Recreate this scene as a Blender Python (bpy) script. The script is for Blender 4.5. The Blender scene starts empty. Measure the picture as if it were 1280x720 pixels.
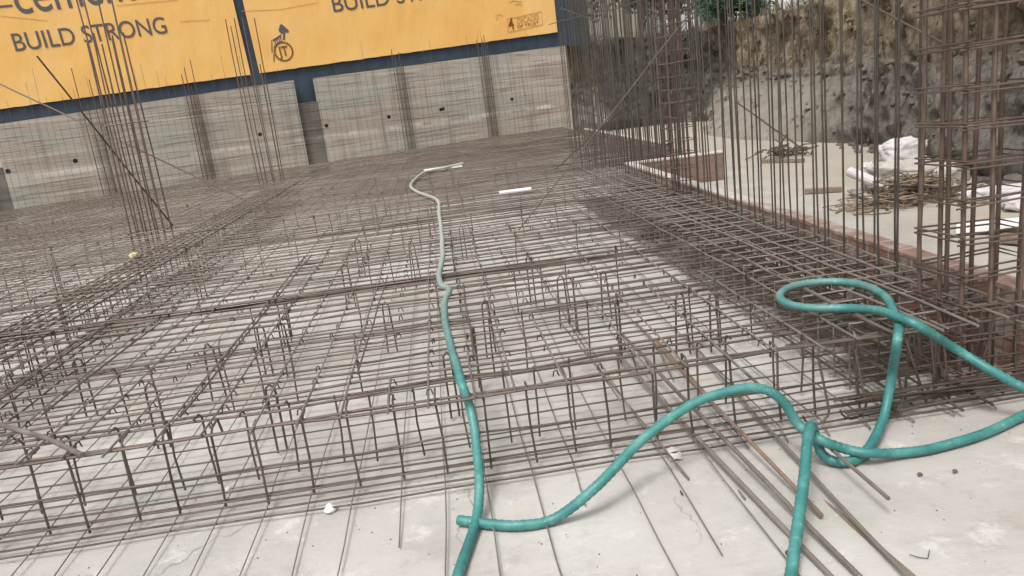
import bpy, math, random
from mathutils import Vector, Matrix, noise
random.seed(11)
C = bpy.context.scene.collection
R = math.radians

# ------------------------------------------------------------------ survey of the site
# camera axes recovered from the vanishing points of the photograph (metres, z up, y into the site)
F = 971.3
CAM = [Vector((0.98776, -0.10193, -0.11808)), Vector((-0.13908, -0.23272, -0.96255)), Vector((0.07063, 0.96719, -0.24405))]
EYE = Vector((0, 0, 1.6))

def ray(x, y):
    a, b = (x - 640) / F, (y - 360) / F
    return CAM[0] * a + CAM[1] * b + CAM[2]

def atz(x, y, z=0.0):
    r = ray(x, y); return EYE + r * ((z - 1.6) / r.z)

def aty(x, y, Y):
    r = ray(x, y); return EYE + r * (Y / r.y)

# far retaining wall: a line in plan, u metres along it, z up, off = metres towards the site
WP = Vector((-9.2, 18.65, 0)); WQ = Vector((4.23, 24.23, 0))
WD = (WQ - WP).normalized(); WN = Vector((WD.y, -WD.x, 0)); UP = Vector((0, 0, 1))

def W(u, z, off=0.0):
    return WP + WD * u + WN * off + UP * z

def onwall(x, y, off=0.0):
    r = ray(x, y); t = ((WP + WN * off) - EYE).dot(WN) / r.dot(WN); p = EYE + r * t
    return (p - WP).dot(WD), p.z

# ------------------------------------------------------------------ object helpers
def put(name, me, parent=None, m=None):
    o = bpy.data.objects.new(name, me); C.objects.link(o)
    if parent: o.parent = parent
    if m and me: me.materials.append(m)
    return o

def tag(o, label=None, cat=None, group=None, kind=None):
    if label: o['label'] = label
    if cat: o['category'] = cat
    if group: o['group'] = group
    if kind: o['kind'] = kind
    return o

def thing(name, label, cat, loc=(0, 0, 0), group=None):
    o = bpy.data.objects.new(name, None); o.empty_display_size = 0.1; C.objects.link(o)
    o.location = loc
    return tag(o, label, cat, group)

class MB:
    """collects geometry in world metres, then links it as one mesh"""
    def __init__(s): s.v = []; s.f = []
    def tube(s, pts, r, n=6, caps=True, rads=None):
        pts = [Vector(p) for p in pts]; b0 = len(s.v); k = len(pts)
        t = (pts[1] - pts[0]).normalized()
        a = t.cross(UP if abs(t.z) < 0.9 else Vector((1, 0, 0))).normalized()
        for i, p in enumerate(pts):
            t = (pts[min(i + 1, k - 1)] - pts[max(i - 1, 0)]).normalized()
            a = (a - t * a.dot(t)).normalized(); b = t.cross(a)
            rr = rads[i] if rads else r
            for j in range(n):
                q = 2 * math.pi * j / n
                s.v.append(p + a * (math.cos(q) * rr) + b * (math.sin(q) * rr))
        for i in range(k - 1):
            for j in range(n):
                A = b0 + i * n + j; B = b0 + i * n + (j + 1) % n
                s.f.append((A, B, B + n, A + n))
        if caps:
            s.f.append(tuple(b0 + j for j in reversed(range(n))))
            s.f.append(tuple(b0 + (k - 1) * n + j for j in range(n)))
        return s
    def box(s, o, ex, ey, ez):
        """o corner, three edge vectors"""
        o, ex, ey, ez = map(Vector, (o, ex, ey, ez)); b = len(s.v)
        for k in (0, 1):
            for j in (0, 1):
                for i in (0, 1): s.v.append(o + ex * i + ey * j + ez * k)
        fs = [(0, 2, 3, 1), (4, 5, 7, 6), (0, 1, 5, 4), (2, 6, 7, 3), (0, 4, 6, 2), (1, 3, 7, 5)]
        if ex.cross(ey).dot(ez) < 0: fs = [tuple(reversed(f)) for f in fs]
        s.f += [tuple(b + q for q in f) for f in fs]
        return s
    def quad(s, a, b, c, d):
        k = len(s.v); s.v += [Vector(a), Vector(b), Vector(c), Vector(d)]; s.f.append((k, k + 1, k + 2, k + 3)); return s
    def grid(s, rows):
        b = len(s.v); n = len(rows[0])
        for r in rows: s.v += [Vector(p) for p in r]
        for i in range(len(rows) - 1):
            for j in range(n - 1):
                k = b + i * n + j; s.f.append((k, k + 1, k + n + 1, k + n))
        return s
    def build(s, name, m, parent=None, smooth=False, origin=None):
        me = bpy.data.meshes.new(name)
        o0 = Vector(origin) if origin is not None else Vector((0, 0, 0))
        if parent is not None and origin is None: o0 = Vector(parent_world(parent))
        me.from_pydata([v - o0 for v in s.v], [], s.f); me.update()
        if smooth: me.polygons.foreach_set('use_smooth', [True] * len(me.polygons))
        o = put(name, me, parent, m)
        if parent is None and origin is not None: o.location = o0
        return o

def parent_world(p):
    l = Vector(p.location)
    while p.parent: p = p.parent; l += Vector(p.location)
    return l

def spline(P, step=0.03):
    P = [Vector(p) for p in P]; out = []
    Q = [P[0] * 2 - P[1]] + P + [P[-1] * 2 - P[-2]]
    for i in range(1, len(Q) - 2):
        a, b, c, d = Q[i - 1], Q[i], Q[i + 1], Q[i + 2]
        n = max(2, int((c - b).length / step))
        for k in range(n):
            t = k / n
            out.append(0.5 * ((2 * b) + (c - a) * t + (2 * a - 5 * b + 4 * c - d) * t * t + (3 * b - a - 3 * c + d) * t ** 3))
    out.append(P[-1]); return out

def jit(a): return random.uniform(-a, a)

def wavy(a, b, seg=0.5, amp=0.006, zamp=0.004):
    a, b = Vector(a), Vector(b); n = max(1, int((b - a).length / seg)); d = (b - a).normalized()
    side = d.cross(UP); side = side.normalized() if side.length > .2 else Vector((1, 0, 0)); up = side.cross(d)
    return [a + (b - a) * (i / n) + side * jit(amp) + up * jit(zamp) for i in range(n + 1)]

# ------------------------------------------------------------------ materials
def nodes(name):
    m = bpy.data.materials.new(name); m.use_nodes = True
    nt = m.node_tree; return m, nt, nt.nodes['Principled BSDF']

def N(nt, t, **kw):
    n = nt.nodes.new(t)
    for k, v in kw.items():
        if k in n.inputs: n.inputs[k].default_value = v
        else: setattr(n, k, v)
    return n

def noise_tex(nt, vec, scale, detail=5, rough=0.6, stretch=None):
    if stretch:
        mp = N(nt, 'ShaderNodeMapping'); mp.inputs['Scale'].default_value = stretch
        nt.links.new(vec, mp.inputs['Vector']); vec = mp.outputs[0]
    n = N(nt, 'ShaderNodeTexNoise', Scale=scale, Detail=detail, Roughness=rough)
    nt.links.new(vec, n.inputs['Vector']); return n.outputs['Fac']

def ramp(nt, fac, stops):
    r = N(nt, 'ShaderNodeValToRGB'); e = r.color_ramp.elements
    while len(e) < len(stops): e.new(0.5)
    for i, (p, c) in enumerate(stops): e[i].position = p; e[i].color = (*c, 1)
    nt.links.new(fac, r.inputs['Fac']); return r.outputs['Color']

def mix(nt, fac, a, b, mode='MIX'):
    n = N(nt, 'ShaderNodeMix', data_type='RGBA', blend_type=mode)
    for v, i in ((fac, 0), (a, 6), (b, 7)):
        if isinstance(v, (int, float)): n.inputs[i].default_value = v
        elif isinstance(v, tuple): n.inputs[i].default_value = (*v, 1)
        else: nt.links.new(v, n.inputs[i])
    return n.outputs[2]

def mrange(nt, v, a, b, c=0, d=1):
    n = N(nt, 'ShaderNodeMapRange'); n.inputs[1].default_value = a; n.inputs[2].default_value = b
    n.inputs[3].default_value = c; n.inputs[4].default_value = d
    nt.links.new(v, n.inputs[0]); return n.outputs[0]

def pos(nt): return N(nt, 'ShaderNodeNewGeometry').outputs['Position']

def bump(nt, bsdf, h, strength=0.3, dist=0.02):
    b = N(nt, 'ShaderNodeBump', Strength=strength, Distance=dist)
    nt.links.new(h, b.inputs['Height']); nt.links.new(b.outputs[0], bsdf.inputs['Normal'])

def mat_steel(name, stops, rough=0.47, scale=7):
    m, nt, b = nodes(name); p = pos(nt)
    f = noise_tex(nt, p, scale, 6, 0.7)
    c = ramp(nt, f, stops)
    oi = N(nt, 'ShaderNodeObjectInfo').outputs['Random']
    c = mix(nt, mrange(nt, oi, 0, 1, 0.0, 0.6), c, stops[-1][1])
    nt.links.new(c, b.inputs['Base Color'])
    b.inputs['Roughness'].default_value = rough; b.inputs['Metallic'].default_value = 0.35
    g = noise_tex(nt, p, 160, 3, 0.6); bump(nt, b, g, 0.5, 0.004)
    return m

M_BAR = mat_steel('weathered rebar', [(0.3, (0.040, 0.029, 0.021)), (0.5, (0.080, 0.061, 0.047)), (0.72, (0.155, 0.122, 0.096))])
M_GREYBAR = mat_steel('grey rebar', [(0.3, (0.036, 0.031, 0.025)), (0.5, (0.068, 0.058, 0.047)), (0.74, (0.125, 0.108, 0.09))])
M_RUST = mat_steel('rusty rebar', [(0.3, (0.055, 0.035, 0.026)), (0.5, (0.115, 0.076, 0.058)), (0.75, (0.19, 0.14, 0.11))])
M_ROD = mat_steel('loose rod steel', [(0.3, (0.11, 0.087, 0.07)), (0.5, (0.19, 0.16, 0.135)), (0.7, (0.28, 0.25, 0.22))])
M_RODRUST = mat_steel('orange rusty rod', [(0.3, (0.15, 0.095, 0.06)), (0.5, (0.24, 0.17, 0.12)), (0.7, (0.31, 0.25, 0.19))])
M_BEAM = mat_steel('pale top lit rebar', [(0.3, (0.10, 0.082, 0.068)), (0.5, (0.19, 0.163, 0.138)), (0.7, (0.29, 0.258, 0.225))])  # pale tone puts the light on the beam cage bars into the steel
M_WIRE = mat_steel('tie wire', [(0.3, (0.03, 0.025, 0.022)), (0.7, (0.07, 0.06, 0.05))])

def mat_floor():
    m, nt, b = nodes('lean concrete'); p = pos(nt)
    a = noise_tex(nt, p, 0.55, 6, 0.62); c = ramp(nt, a, [(0.28, (0.325, 0.304, 0.272)), (0.5, (0.44, 0.42, 0.386)), (0.7, (0.52, 0.508, 0.478))])
    f2 = noise_tex(nt, p, 2.6, 7, 0.68); c = mix(nt, mrange(nt, f2, 0.5, 0.66), c, (0.36, 0.335, 0.305))
    f3 = noise_tex(nt, p, 1.3, 3, 0.5, (1, 1, 3)); c = mix(nt, mrange(nt, f3, 0.55, 0.72, 0, 0.5), c, (0.365, 0.375, 0.33))
    f4 = noise_tex(nt, p, 55, 4, 0.7); c = mix(nt, mrange(nt, f4, 0.62, 0.78, 0, 0.6), c, (0.28, 0.25, 0.22))
    f5 = noise_tex(nt, p, 4.5, 8, 0.75); c = mix(nt, mrange(nt, f5, 0.56, 0.64, 0, 0.5), c, (0.60, 0.59, 0.565))
    # trowel arcs, hairline cracks, damp spots
    tw_ = noise_tex(nt, p, 9, 6, 0.7, (0.35, 1.6, 1)); c = mix(nt, mrange(nt, tw_, 0.57, 0.7, 0, 0.45), c, (0.33, 0.31, 0.275))
    vo = N(nt, 'ShaderNodeTexVoronoi', feature='DISTANCE_TO_EDGE', Scale=0.8)
    wp = N(nt, 'ShaderNodeTexNoise', Scale=3.0, Detail=6); nt.links.new(p, wp.inputs['Vector'])
    av = N(nt, 'ShaderNodeMix', data_type='RGBA', blend_type='ADD'); av.inputs[0].default_value = 0.5; nt.links.new(p, av.inputs[6]); nt.links.new(wp.outputs['Color'], av.inputs[7]); nt.links.new(av.outputs[2], vo.inputs['Vector'])
    ck = N(nt, 'ShaderNodeMath', operation='MULTIPLY'); nt.links.new(mrange(nt, vo.outputs['Distance'], 0.002, 0.006, 0.5, 0), ck.inputs[0]); nt.links.new(mrange(nt, f3, 0.45, 0.55), ck.inputs[1])
    c = mix(nt, ck.outputs[0], c, (0.16, 0.145, 0.125))
    dp = noise_tex(nt, p, 1.9, 9, 0.8); c = mix(nt, mrange(nt, dp, 0.58, 0.63, 0, 0.38), c, (0.29, 0.275, 0.24))
    sp = N(nt, 'ShaderNodeSeparateXYZ'); nt.links.new(p, sp.inputs[0])
    ex = N(nt, 'ShaderNodeMath', operation='MULTIPLY_ADD'); nt.links.new(noise_tex(nt, p, 1.5, 8, 0.7), ex.inputs[0]); ex.inputs[1].default_value = 5.0; nt.links.new(sp.outputs[0], ex.inputs[2])
    c = mix(nt, mrange(nt, ex.outputs[0], 5.2, 7.6, 0.0, 0.75), c, (0.33, 0.285, 0.225))
    fr = noise_tex(nt, p, 3.2, 5, 0.7); c = mix(nt, mrange(nt, fr, 0.62, 0.72, 0, 0.35), c, (0.40, 0.27, 0.17))
    nt.links.new(c, b.inputs['Base Color']); b.inputs['Roughness'].default_value = 0.85
    h = noise_tex(nt, p, 14, 8, 0.7); bump(nt, b, h, 0.35, 0.02)
    return m

def mat_raftfloor():
    m, nt, b = nodes('dirty lean concrete'); p = pos(nt)
    a = noise_tex(nt, p, 0.9, 6, 0.65); c = ramp(nt, a, [(0.3, (0.33, 0.305, 0.272)), (0.5, (0.455, 0.432, 0.395)), (0.68, (0.54, 0.523, 0.487))])
    f2 = noise_tex(nt, p, 3.4, 7, 0.7); c = mix(nt, mrange(nt, f2, 0.54, 0.72), c, (0.33, 0.30, 0.265))
    f3 = noise_tex(nt, p, 1.1, 3, 0.5); c = mix(nt, mrange(nt, f3, 0.54, 0.7, 0, 0.5), c, (0.33, 0.36, 0.31))
    sx = N(nt, 'ShaderNodeSeparateXYZ'); nt.links.new(p, sx.inputs[0])
    # the part of the pit towards the far wall is still muddy
    wob = noise_tex(nt, p, 0.7, 5, 0.6)
    add = N(nt, 'ShaderNodeMath', operation='MULTIPLY_ADD'); nt.links.new(wob, add.inputs[0]); add.inputs[1].default_value = 4.0; nt.links.new(sx.outputs[1], add.inputs[2])
    c = mix(nt, mrange(nt, add.outputs[0], 12.5, 17, 0, 0.7), c, (0.16, 0.135, 0.115))
    nt.links.new(c, b.inputs['Base Color']); b.inputs['Roughness'].default_value = 0.85
    h = noise_tex(nt, p, 11, 8, 0.7); bump(nt, b, h, 0.4, 0.02)
    return m

def mat_simple(name, stops, scale=6, rough=0.85, bs=0.3, bscale=20, stretch=None, bd=0.02):
    m, nt, b = nodes(name); p = pos(nt)
    c = ramp(nt, noise_tex(nt, p, scale, 7, 0.65, stretch), stops)
    nt.links.new(c, b.inputs['Base Color']); b.inputs['Roughness'].default_value = rough
    bump(nt, b, noise_tex(nt, p, bscale, 6, 0.7, stretch), bs, bd)
    return m

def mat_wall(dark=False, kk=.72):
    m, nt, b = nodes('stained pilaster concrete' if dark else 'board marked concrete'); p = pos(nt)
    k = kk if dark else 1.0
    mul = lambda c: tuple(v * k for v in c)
    a = noise_tex(nt, p, 0.55, 5, 0.6, (1, 1, 2.2))
    c = ramp(nt, a, [(0.3, mul((0.32, 0.25, 0.205))), (0.48, mul((0.375, 0.325, 0.27))), (0.62, mul((0.345, 0.342, 0.292)))])
    # shutter boards: thin horizontal lines, each course a little different
    sp = N(nt, 'ShaderNodeSeparateXYZ'); nt.links.new(p, sp.inputs[0])
    wv = noise_tex(nt, p, 9.0, 2, 0.4, (0.02, 0.02, 1)); c = mix(nt, mrange(nt, wv, 0.5, 0.6, 0, 0.7), c, mul((0.46, 0.42, 0.36)))
    wl = noise_tex(nt, p, 26.0, 3, 0.5, (0.03, 0.03, 1)); c = mix(nt, mrange(nt, wl, 0.54, 0.63, 0, 0.75), c, mul((0.19, 0.165, 0.14)))
    # run-off stains
    st = noise_tex(nt, p, 5.0, 4, 0.6, (1, 1, 0.08)); c = mix(nt, mrange(nt, st, 0.54, 0.7, 0, 0.55), c, mul((0.185, 0.155, 0.13)))
    # pale casting line
    gr = N(nt, 'ShaderNodeMath', operation='SUBTRACT'); nt.links.new(sp.outputs[2], gr.inputs[0]); gr.inputs[1].default_value = 1.02
    ab = N(nt, 'ShaderNodeMath', operation='ABSOLUTE'); nt.links.new(gr.outputs[0], ab.inputs[0])
    wn = noise_tex(nt, p, 1.5, 4, 0.6)
    sc = N(nt, 'ShaderNodeMath', operation='MULTIPLY'); nt.links.new(mrange(nt, ab.outputs[0], 0.03, 0.07, 1, 0), sc.inputs[0]); nt.links.new(mrange(nt, wn, 0.42, 0.6), sc.inputs[1])
    c = mix(nt, sc.outputs[0], c, mul((0.58, 0.53, 0.48)))
    nt.links.new(c, b.inputs['Base Color']); b.inputs['Roughness'].default_value = 0.9
    bump(nt, b, wl, 0.5, 0.02)
    return m

def mat_bank():
    m, nt, b = nodes('cut earth'); p = pos(nt)
    sp = N(nt, 'ShaderNodeSeparateXYZ'); nt.links.new(p, sp.inputs[0])
    big = noise_tex(nt, p, 0.8, 6, 0.65)
    fine = noise_tex(nt, p, 7.0, 10, 0.82, (1, 1, 0.55))
    brown = ramp(nt, fine, [(0.33, (0.07, 0.05, 0.034)), (0.45, (0.17, 0.128, 0.087)), (0.54, (0.27, 0.21, 0.143)), (0.64, (0.40, 0.34, 0.25))])
    ochre = ramp(nt, fine, [(0.36, (0.08, 0.055, 0.028)), (0.5, (0.25, 0.19, 0.118)), (0.62, (0.41, 0.345, 0.24))])
    brown = mix(nt, mrange(nt, big, 0.47, 0.58), brown, ochre)
    grey = ramp(nt, fine, [(0.33, (0.055, 0.048, 0.039)), (0.45, (0.155, 0.138, 0.114)), (0.54, (0.235, 0.213, 0.178)), (0.66, (0.36, 0.333, 0.285))])
    h = N(nt, 'ShaderNodeMath', operation='MULTIPLY_ADD'); nt.links.new(noise_tex(nt, p, 1.4, 8, 0.75), h.inputs[0]); h.inputs[1].default_value = 1.6; nt.links.new(sp.outputs[2], h.inputs[2])
    c = mix(nt, mrange(nt, h.outputs[0], 1.95, 2.45), grey, brown)
    vert = noise_tex(nt, p, 8, 6, 0.7, (1, 1, 0.2)); c = mix(nt, mrange(nt, vert, 0.56, 0.66, 0, 0.6), c, (0.06, 0.05, 0.039))
    stones = noise_tex(nt, p, 16, 3, 0.6); c = mix(nt, mrange(nt, stones, 0.68, 0.72, 0, 0.7), c, (0.42, 0.38, 0.31))
    sl = N(nt, 'ShaderNodeMath', operation='MULTIPLY_ADD'); nt.links.new(noise_tex(nt, p, 1.1, 6, 0.65), sl.inputs[0]); sl.inputs[1].default_value = 1.0; nt.links.new(sp.outputs[2], sl.inputs[2])
    yw = N(nt, 'ShaderNodeMath', operation='MULTIPLY'); nt.links.new(mrange(nt, sp.outputs[1], 13.0, 15.5), yw.inputs[0]); nt.links.new(mrange(nt, sl.outputs[0], 1.35, 1.75, 1, 0), yw.inputs[1])
    pale = ramp(nt, noise_tex(nt, p, 2.2, 7, 0.7), [(0.3, (0.27, 0.245, 0.20)), (0.7, (0.43, 0.40, 0.34))])
    c = mix(nt, yw.outputs[0], c, pale)
    # shade of dark hollows painted into the soil of the far corner; cement slurry washed over the foot beside it
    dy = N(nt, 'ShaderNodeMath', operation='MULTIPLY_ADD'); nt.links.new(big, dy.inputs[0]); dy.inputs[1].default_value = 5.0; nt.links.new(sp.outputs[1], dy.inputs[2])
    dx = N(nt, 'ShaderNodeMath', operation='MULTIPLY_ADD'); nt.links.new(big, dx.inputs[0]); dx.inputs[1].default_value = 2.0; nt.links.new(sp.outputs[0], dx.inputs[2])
    darkened = N(nt, 'ShaderNodeMath', operation='MULTIPLY'); nt.links.new(mrange(nt, dy.outputs[0], 25.5, 27), darkened.inputs[0]); nt.links.new(mrange(nt, dx.outputs[0], 6.3, 6.8), darkened.inputs[1])
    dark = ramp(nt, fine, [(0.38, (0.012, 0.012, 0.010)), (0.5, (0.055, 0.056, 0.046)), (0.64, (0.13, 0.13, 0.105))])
    c = mix(nt, darkened.outputs[0], c, dark)
    nt.links.new(c, b.inputs['Base Color']); b.inputs['Roughness'].default_value = 0.95
    bump(nt, b, fine, 1.0, 0.12)
    return m

def mat_flat(name, col, rough=0.7, var=0.12, scale=3, bs=0.1, metallic=0):
    m, nt, b = nodes(name); p = pos(nt)
    f = noise_tex(nt, p, scale, 6, 0.65)
    c = mix(nt, mrange(nt, f, 0.3, 0.7), tuple(v * (1 - var) for v in col), tuple(min(1, v * (1 + var)) for v in col))
    nt.links.new(c, b.inputs['Base Color']); b.inputs['Roughness'].default_value = rough; b.inputs['Metallic'].default_value = metallic
    bump(nt, b, noise_tex(nt, p, 30, 4, 0.6), bs, 0.01)
    return m

def mat_hose():
    m, nt, b = nodes('ribbed teal hose'); p = pos(nt)
    f = noise_tex(nt, p, 7, 6, 0.7)
    c = ramp(nt, f, [(0.3, (0.028, 0.135, 0.13)), (0.5, (0.045, 0.20, 0.185)), (0.74, (0.12, 0.29, 0.27))])
    sp = N(nt, 'ShaderNodeSeparateXYZ'); nt.links.new(p, sp.inputs[0])
    dust = N(nt, 'ShaderNodeMath', operation='MULTIPLY_ADD'); nt.links.new(noise_tex(nt, p, 2.5, 4, 0.6), dust.inputs[0]); dust.inputs[1].default_value = 1.6; nt.links.new(sp.outputs[1], dust.inputs[2])
    c = mix(nt, mrange(nt, dust.outputs[0], 4.0, 7.2, 0, 0.88), c, (0.40, 0.41, 0.35))  # cement dust lies on the far length
    f6 = noise_tex(nt, p, 45, 3, 0.6); c = mix(nt, mrange(nt, f6, 0.6, 0.75, 0, 0.5), c, (0.4, 0.45, 0.4))
    nt.links.new(c, b.inputs['Base Color']); b.inputs['Roughness'].default_value = 0.48
    return m

def mat_brick(name, axis):
    m, nt, b = nodes(name); p = pos(nt)
    sp = N(nt, 'ShaderNodeSeparateXYZ'); nt.links.new(p, sp.inputs[0])
    cb = N(nt, 'ShaderNodeCombineXYZ'); nt.links.new(sp.outputs[axis], cb.inputs[0]); nt.links.new(sp.outputs[2], cb.inputs[1])
    br = N(nt, 'ShaderNodeTexBrick', Scale=1.0)
    br.inputs['Brick Width'].default_value = 0.235; br.inputs['Row Height'].default_value = 0.085; br.inputs['Mortar Size'].default_value = 0.009
    br.inputs['Color1'].default_value = ((0.27, 0.135, 0.095, 1) if axis else (0.21, 0.125, 0.095, 1)); br.inputs['Color2'].default_value = ((0.20, 0.115, 0.085, 1) if axis else (0.17, 0.11, 0.088, 1)); br.inputs['Mortar'].default_value = (0.36, 0.32, 0.28, 1) if axis else (0.20, 0.16, 0.13, 1)
    nt.links.new(cb.outputs[0], br.inputs['Vector'])
    f = noise_tex(nt, p, 4, 6, 0.7); c = mix(nt, mrange(nt, f, 0.5, 0.66, 0, 0.75 if axis else .5), br.outputs['Color'], (0.42, 0.38, 0.33) if axis else (0.23, 0.17, 0.14))
    nt.links.new(c, b.inputs['Base Color']); b.inputs['Roughness'].default_value = 0.9
    bump(nt, b, noise_tex(nt, p, 25, 6, 0.7), 0.5, 0.02)
    return m

def mat_banner():
    m, nt, b = nodes('printed yellow banner'); p = pos(nt)
    f = noise_tex(nt, p, 0.7, 3, 0.5)
    c = ramp(nt, f, [(0.3, (0.78, 0.43, 0.125)), (0.5, (0.81, 0.475, 0.14)), (0.7, (0.82, 0.52, 0.20))])
    nt.links.new(c, b.inputs['Base Color']); b.inputs['Roughness'].default_value = 0.6
    bump(nt, b, noise_tex(nt, p, 2.2, 4, 0.55, (1, 1, .5)), 0.45, 0.06)
    b.inputs['Roughness'].default_value = 0.5
    return m

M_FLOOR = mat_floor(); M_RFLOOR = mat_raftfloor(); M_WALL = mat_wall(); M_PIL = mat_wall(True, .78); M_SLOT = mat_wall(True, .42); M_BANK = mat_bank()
M_MUD = mat_simple('dark brown soil', [(0.3, (0.05, 0.036, 0.027)), (0.5, (0.10, 0.076, 0.058)), (0.7, (0.17, 0.135, 0.105))], 3.2, 0.9, 0.6, 12)
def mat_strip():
    m, nt, b = nodes('painted shade on concrete'); p = pos(nt)
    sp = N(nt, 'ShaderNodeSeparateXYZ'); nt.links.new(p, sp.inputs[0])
    soil = ramp(nt, noise_tex(nt, p, 3.2, 7, 0.7), [(0.3, (0.03, 0.024, 0.018)), (0.5, (0.06, 0.048, 0.037)), (0.7, (0.12, 0.098, 0.078))])  # dark brown paints in the shade below the beam cage
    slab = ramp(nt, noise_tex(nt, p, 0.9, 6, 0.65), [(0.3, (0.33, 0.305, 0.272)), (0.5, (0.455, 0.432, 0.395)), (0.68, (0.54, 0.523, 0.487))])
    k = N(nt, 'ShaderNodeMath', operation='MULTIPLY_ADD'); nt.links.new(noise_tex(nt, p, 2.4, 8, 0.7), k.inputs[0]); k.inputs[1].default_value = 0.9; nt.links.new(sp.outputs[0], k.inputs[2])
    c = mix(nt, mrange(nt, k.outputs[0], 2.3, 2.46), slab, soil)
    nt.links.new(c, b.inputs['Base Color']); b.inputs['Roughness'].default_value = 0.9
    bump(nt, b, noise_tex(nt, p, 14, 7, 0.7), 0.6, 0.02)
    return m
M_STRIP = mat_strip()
M_GROUND = mat_simple('dry earth', [(0.3, (0.20, 0.16, 0.11)), (0.7, (0.32, 0.26, 0.19))], 0.6)
M_BLUE = mat_flat('dark blue sheeting', (0.035, 0.052, 0.075), 0.5, 0.2, 2)
M_BANNER = mat_banner()
M_INK = mat_flat('banner ink', (0.10, 0.085, 0.085), 0.6, 0.1)
M_INKBROWN = mat_flat('banner brown ink', (0.20, 0.075, 0.02), 0.6, 0.1)
M_INKPALE = mat_flat('banner pale ink', (0.55, 0.27, 0.09), 0.6, 0.1)
M_HOSE = mat_hose()
M_BRICKY = mat_brick('brick edging along', 1); M_BRICKX = mat_brick('brick edging across', 0)
M_MORTAR = mat_simple('mortar coping', [(0.3, (0.42, 0.37, 0.32)), (0.7, (0.60, 0.56, 0.51))], 5, 0.9, 0.5, 30)
def mat_cope():
    m, nt, b = nodes('worn brick top'); p = pos(nt)
    sp = N(nt, 'ShaderNodeSeparateXYZ'); nt.links.new(p, sp.inputs[0])
    f = noise_tex(nt, p, 5, 6, 0.7)
    red = ramp(nt, f, [(0.3, (0.22, 0.135, 0.105)), (0.48, (0.31, 0.20, 0.158)), (0.64, (0.42, 0.35, 0.30))])
    # mortar joints between the header bricks
    wv = N(nt, 'ShaderNodeMath', operation='PINGPONG'); nt.links.new(sp.outputs[1], wv.inputs[0]); wv.inputs[1].default_value = 0.118
    red = mix(nt, mrange(nt, wv.outputs[0], 0.006, 0.012, 1, 0), red, (0.40, 0.35, 0.30))
    k = N(nt, 'ShaderNodeMath', operation='MULTIPLY_ADD'); nt.links.new(noise_tex(nt, p, 1.6, 5, 0.65), k.inputs[0]); k.inputs[1].default_value = 5.0; nt.links.new(sp.outputs[1], k.inputs[2])
    c = mix(nt, mrange(nt, k.outputs[0], 8.6, 9.8, 0.0, 0.95), red, (0.56, 0.51, 0.46))
    nt.links.new(c, b.inputs['Base Color']); b.inputs['Roughness'].default_value = 0.9
    bump(nt, b, noise_tex(nt, p, 30, 6, 0.7), 0.6, 0.02)
    return m
M_COPE = mat_cope()
M_WHITE = mat_flat('white plastic', (0.74, 0.73, 0.72), 0.55, 0.06)
M_SACK = mat_flat('woven white sack', (0.52, 0.485, 0.485), 0.8, 0.12, 9, 0.5)
M_SACKGREY = mat_flat('dusty sack', (0.38, 0.355, 0.32), 0.85, 0.2, 7, 0.5)
M_WOOD = mat_simple('weathered plank', [(0.3, (0.14, 0.10, 0.07)), (0.7, (0.30, 0.23, 0.17))], 5, 0.85, 0.4, 30, (6, 1, 6))
M_ROPE = mat_flat('coir rope', (0.20, 0.15, 0.105), 0.95, 0.45, 22)
M_BARK = mat_flat('bark', (0.10, 0.075, 0.055), 0.95, 0.3, 9, 0.6)
M_DARK = mat_flat('black hole', (0.012, 0.011, 0.01), 0.9)
M_PAINT = mat_flat('pale render', (0.62, 0.63, 0.62), 0.8, 0.06)
M_PAINTG = mat_flat('grey olive render', (0.27, 0.26, 0.21), 0.85, 0.25, 1.2)
M_GLASS = mat_flat('window glass', (0.07, 0.085, 0.10), 0.15, 0.1)
M_YEL = mat_flat('yellow foam', (0.52, 0.45, 0.25), 0.8)

def mat_leaf(name, a, b_):
    m, nt, b = nodes(name); p = pos(nt)
    c = ramp(nt, noise_tex(nt, p, 3.0, 5, 0.7), [(0.35, a), (0.65, b_)])
    nt.links.new(c, b.inputs['Base Color']); b.inputs['Roughness'].default_value = 0.6
    return m
M_LEAF1 = mat_leaf('blue green leaves', (0.04, 0.09, 0.055), (0.12, 0.22, 0.12))
M_LEAF2 = mat_leaf('olive leaves', (0.05, 0.06, 0.03), (0.13, 0.14, 0.08))
M_WEED = mat_leaf('dry weeds', (0.09, 0.085, 0.045), (0.22, 0.19, 0.11))

# ------------------------------------------------------------------ ground
g = MB(); S = 400
g.quad((-S, -S, -0.012), (S, -S, -0.012), (S, S, -0.012), (-S, S, -0.012))
tag(g.build('ground', M_GROUND), kind='structure')
fl = MB(); fl.quad((-14, -3, 0), (9.6, -3, 0), (9.6, 26.2, 0), (-14, 26.2, 0))
tag(fl.build('concrete_floor', M_FLOOR), kind='structure')
rf = MB(); rf.v = [Vector(q) for q in [(-14, 3.35, .004), (2.58, 3.35, .004), (2.58, 10.95, .004), (3.86, 10.95, .004), (3.86, 23.9, .004), (-9.3, 18.4, .004), (-14, 16.5, .004)]]
rf.f = [tuple(range(7))]
tag(rf.build('pit_floor', M_RFLOOR), kind='structure')
# floor under the beam cage: its shade painted as a dark ragged strip
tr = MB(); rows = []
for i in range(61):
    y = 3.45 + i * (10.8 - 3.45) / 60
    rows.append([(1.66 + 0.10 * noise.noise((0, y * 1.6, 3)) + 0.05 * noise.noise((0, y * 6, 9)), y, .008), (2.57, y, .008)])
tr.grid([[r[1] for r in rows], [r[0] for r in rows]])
tag(tr.build('shade_strip', M_STRIP), kind='structure')

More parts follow.
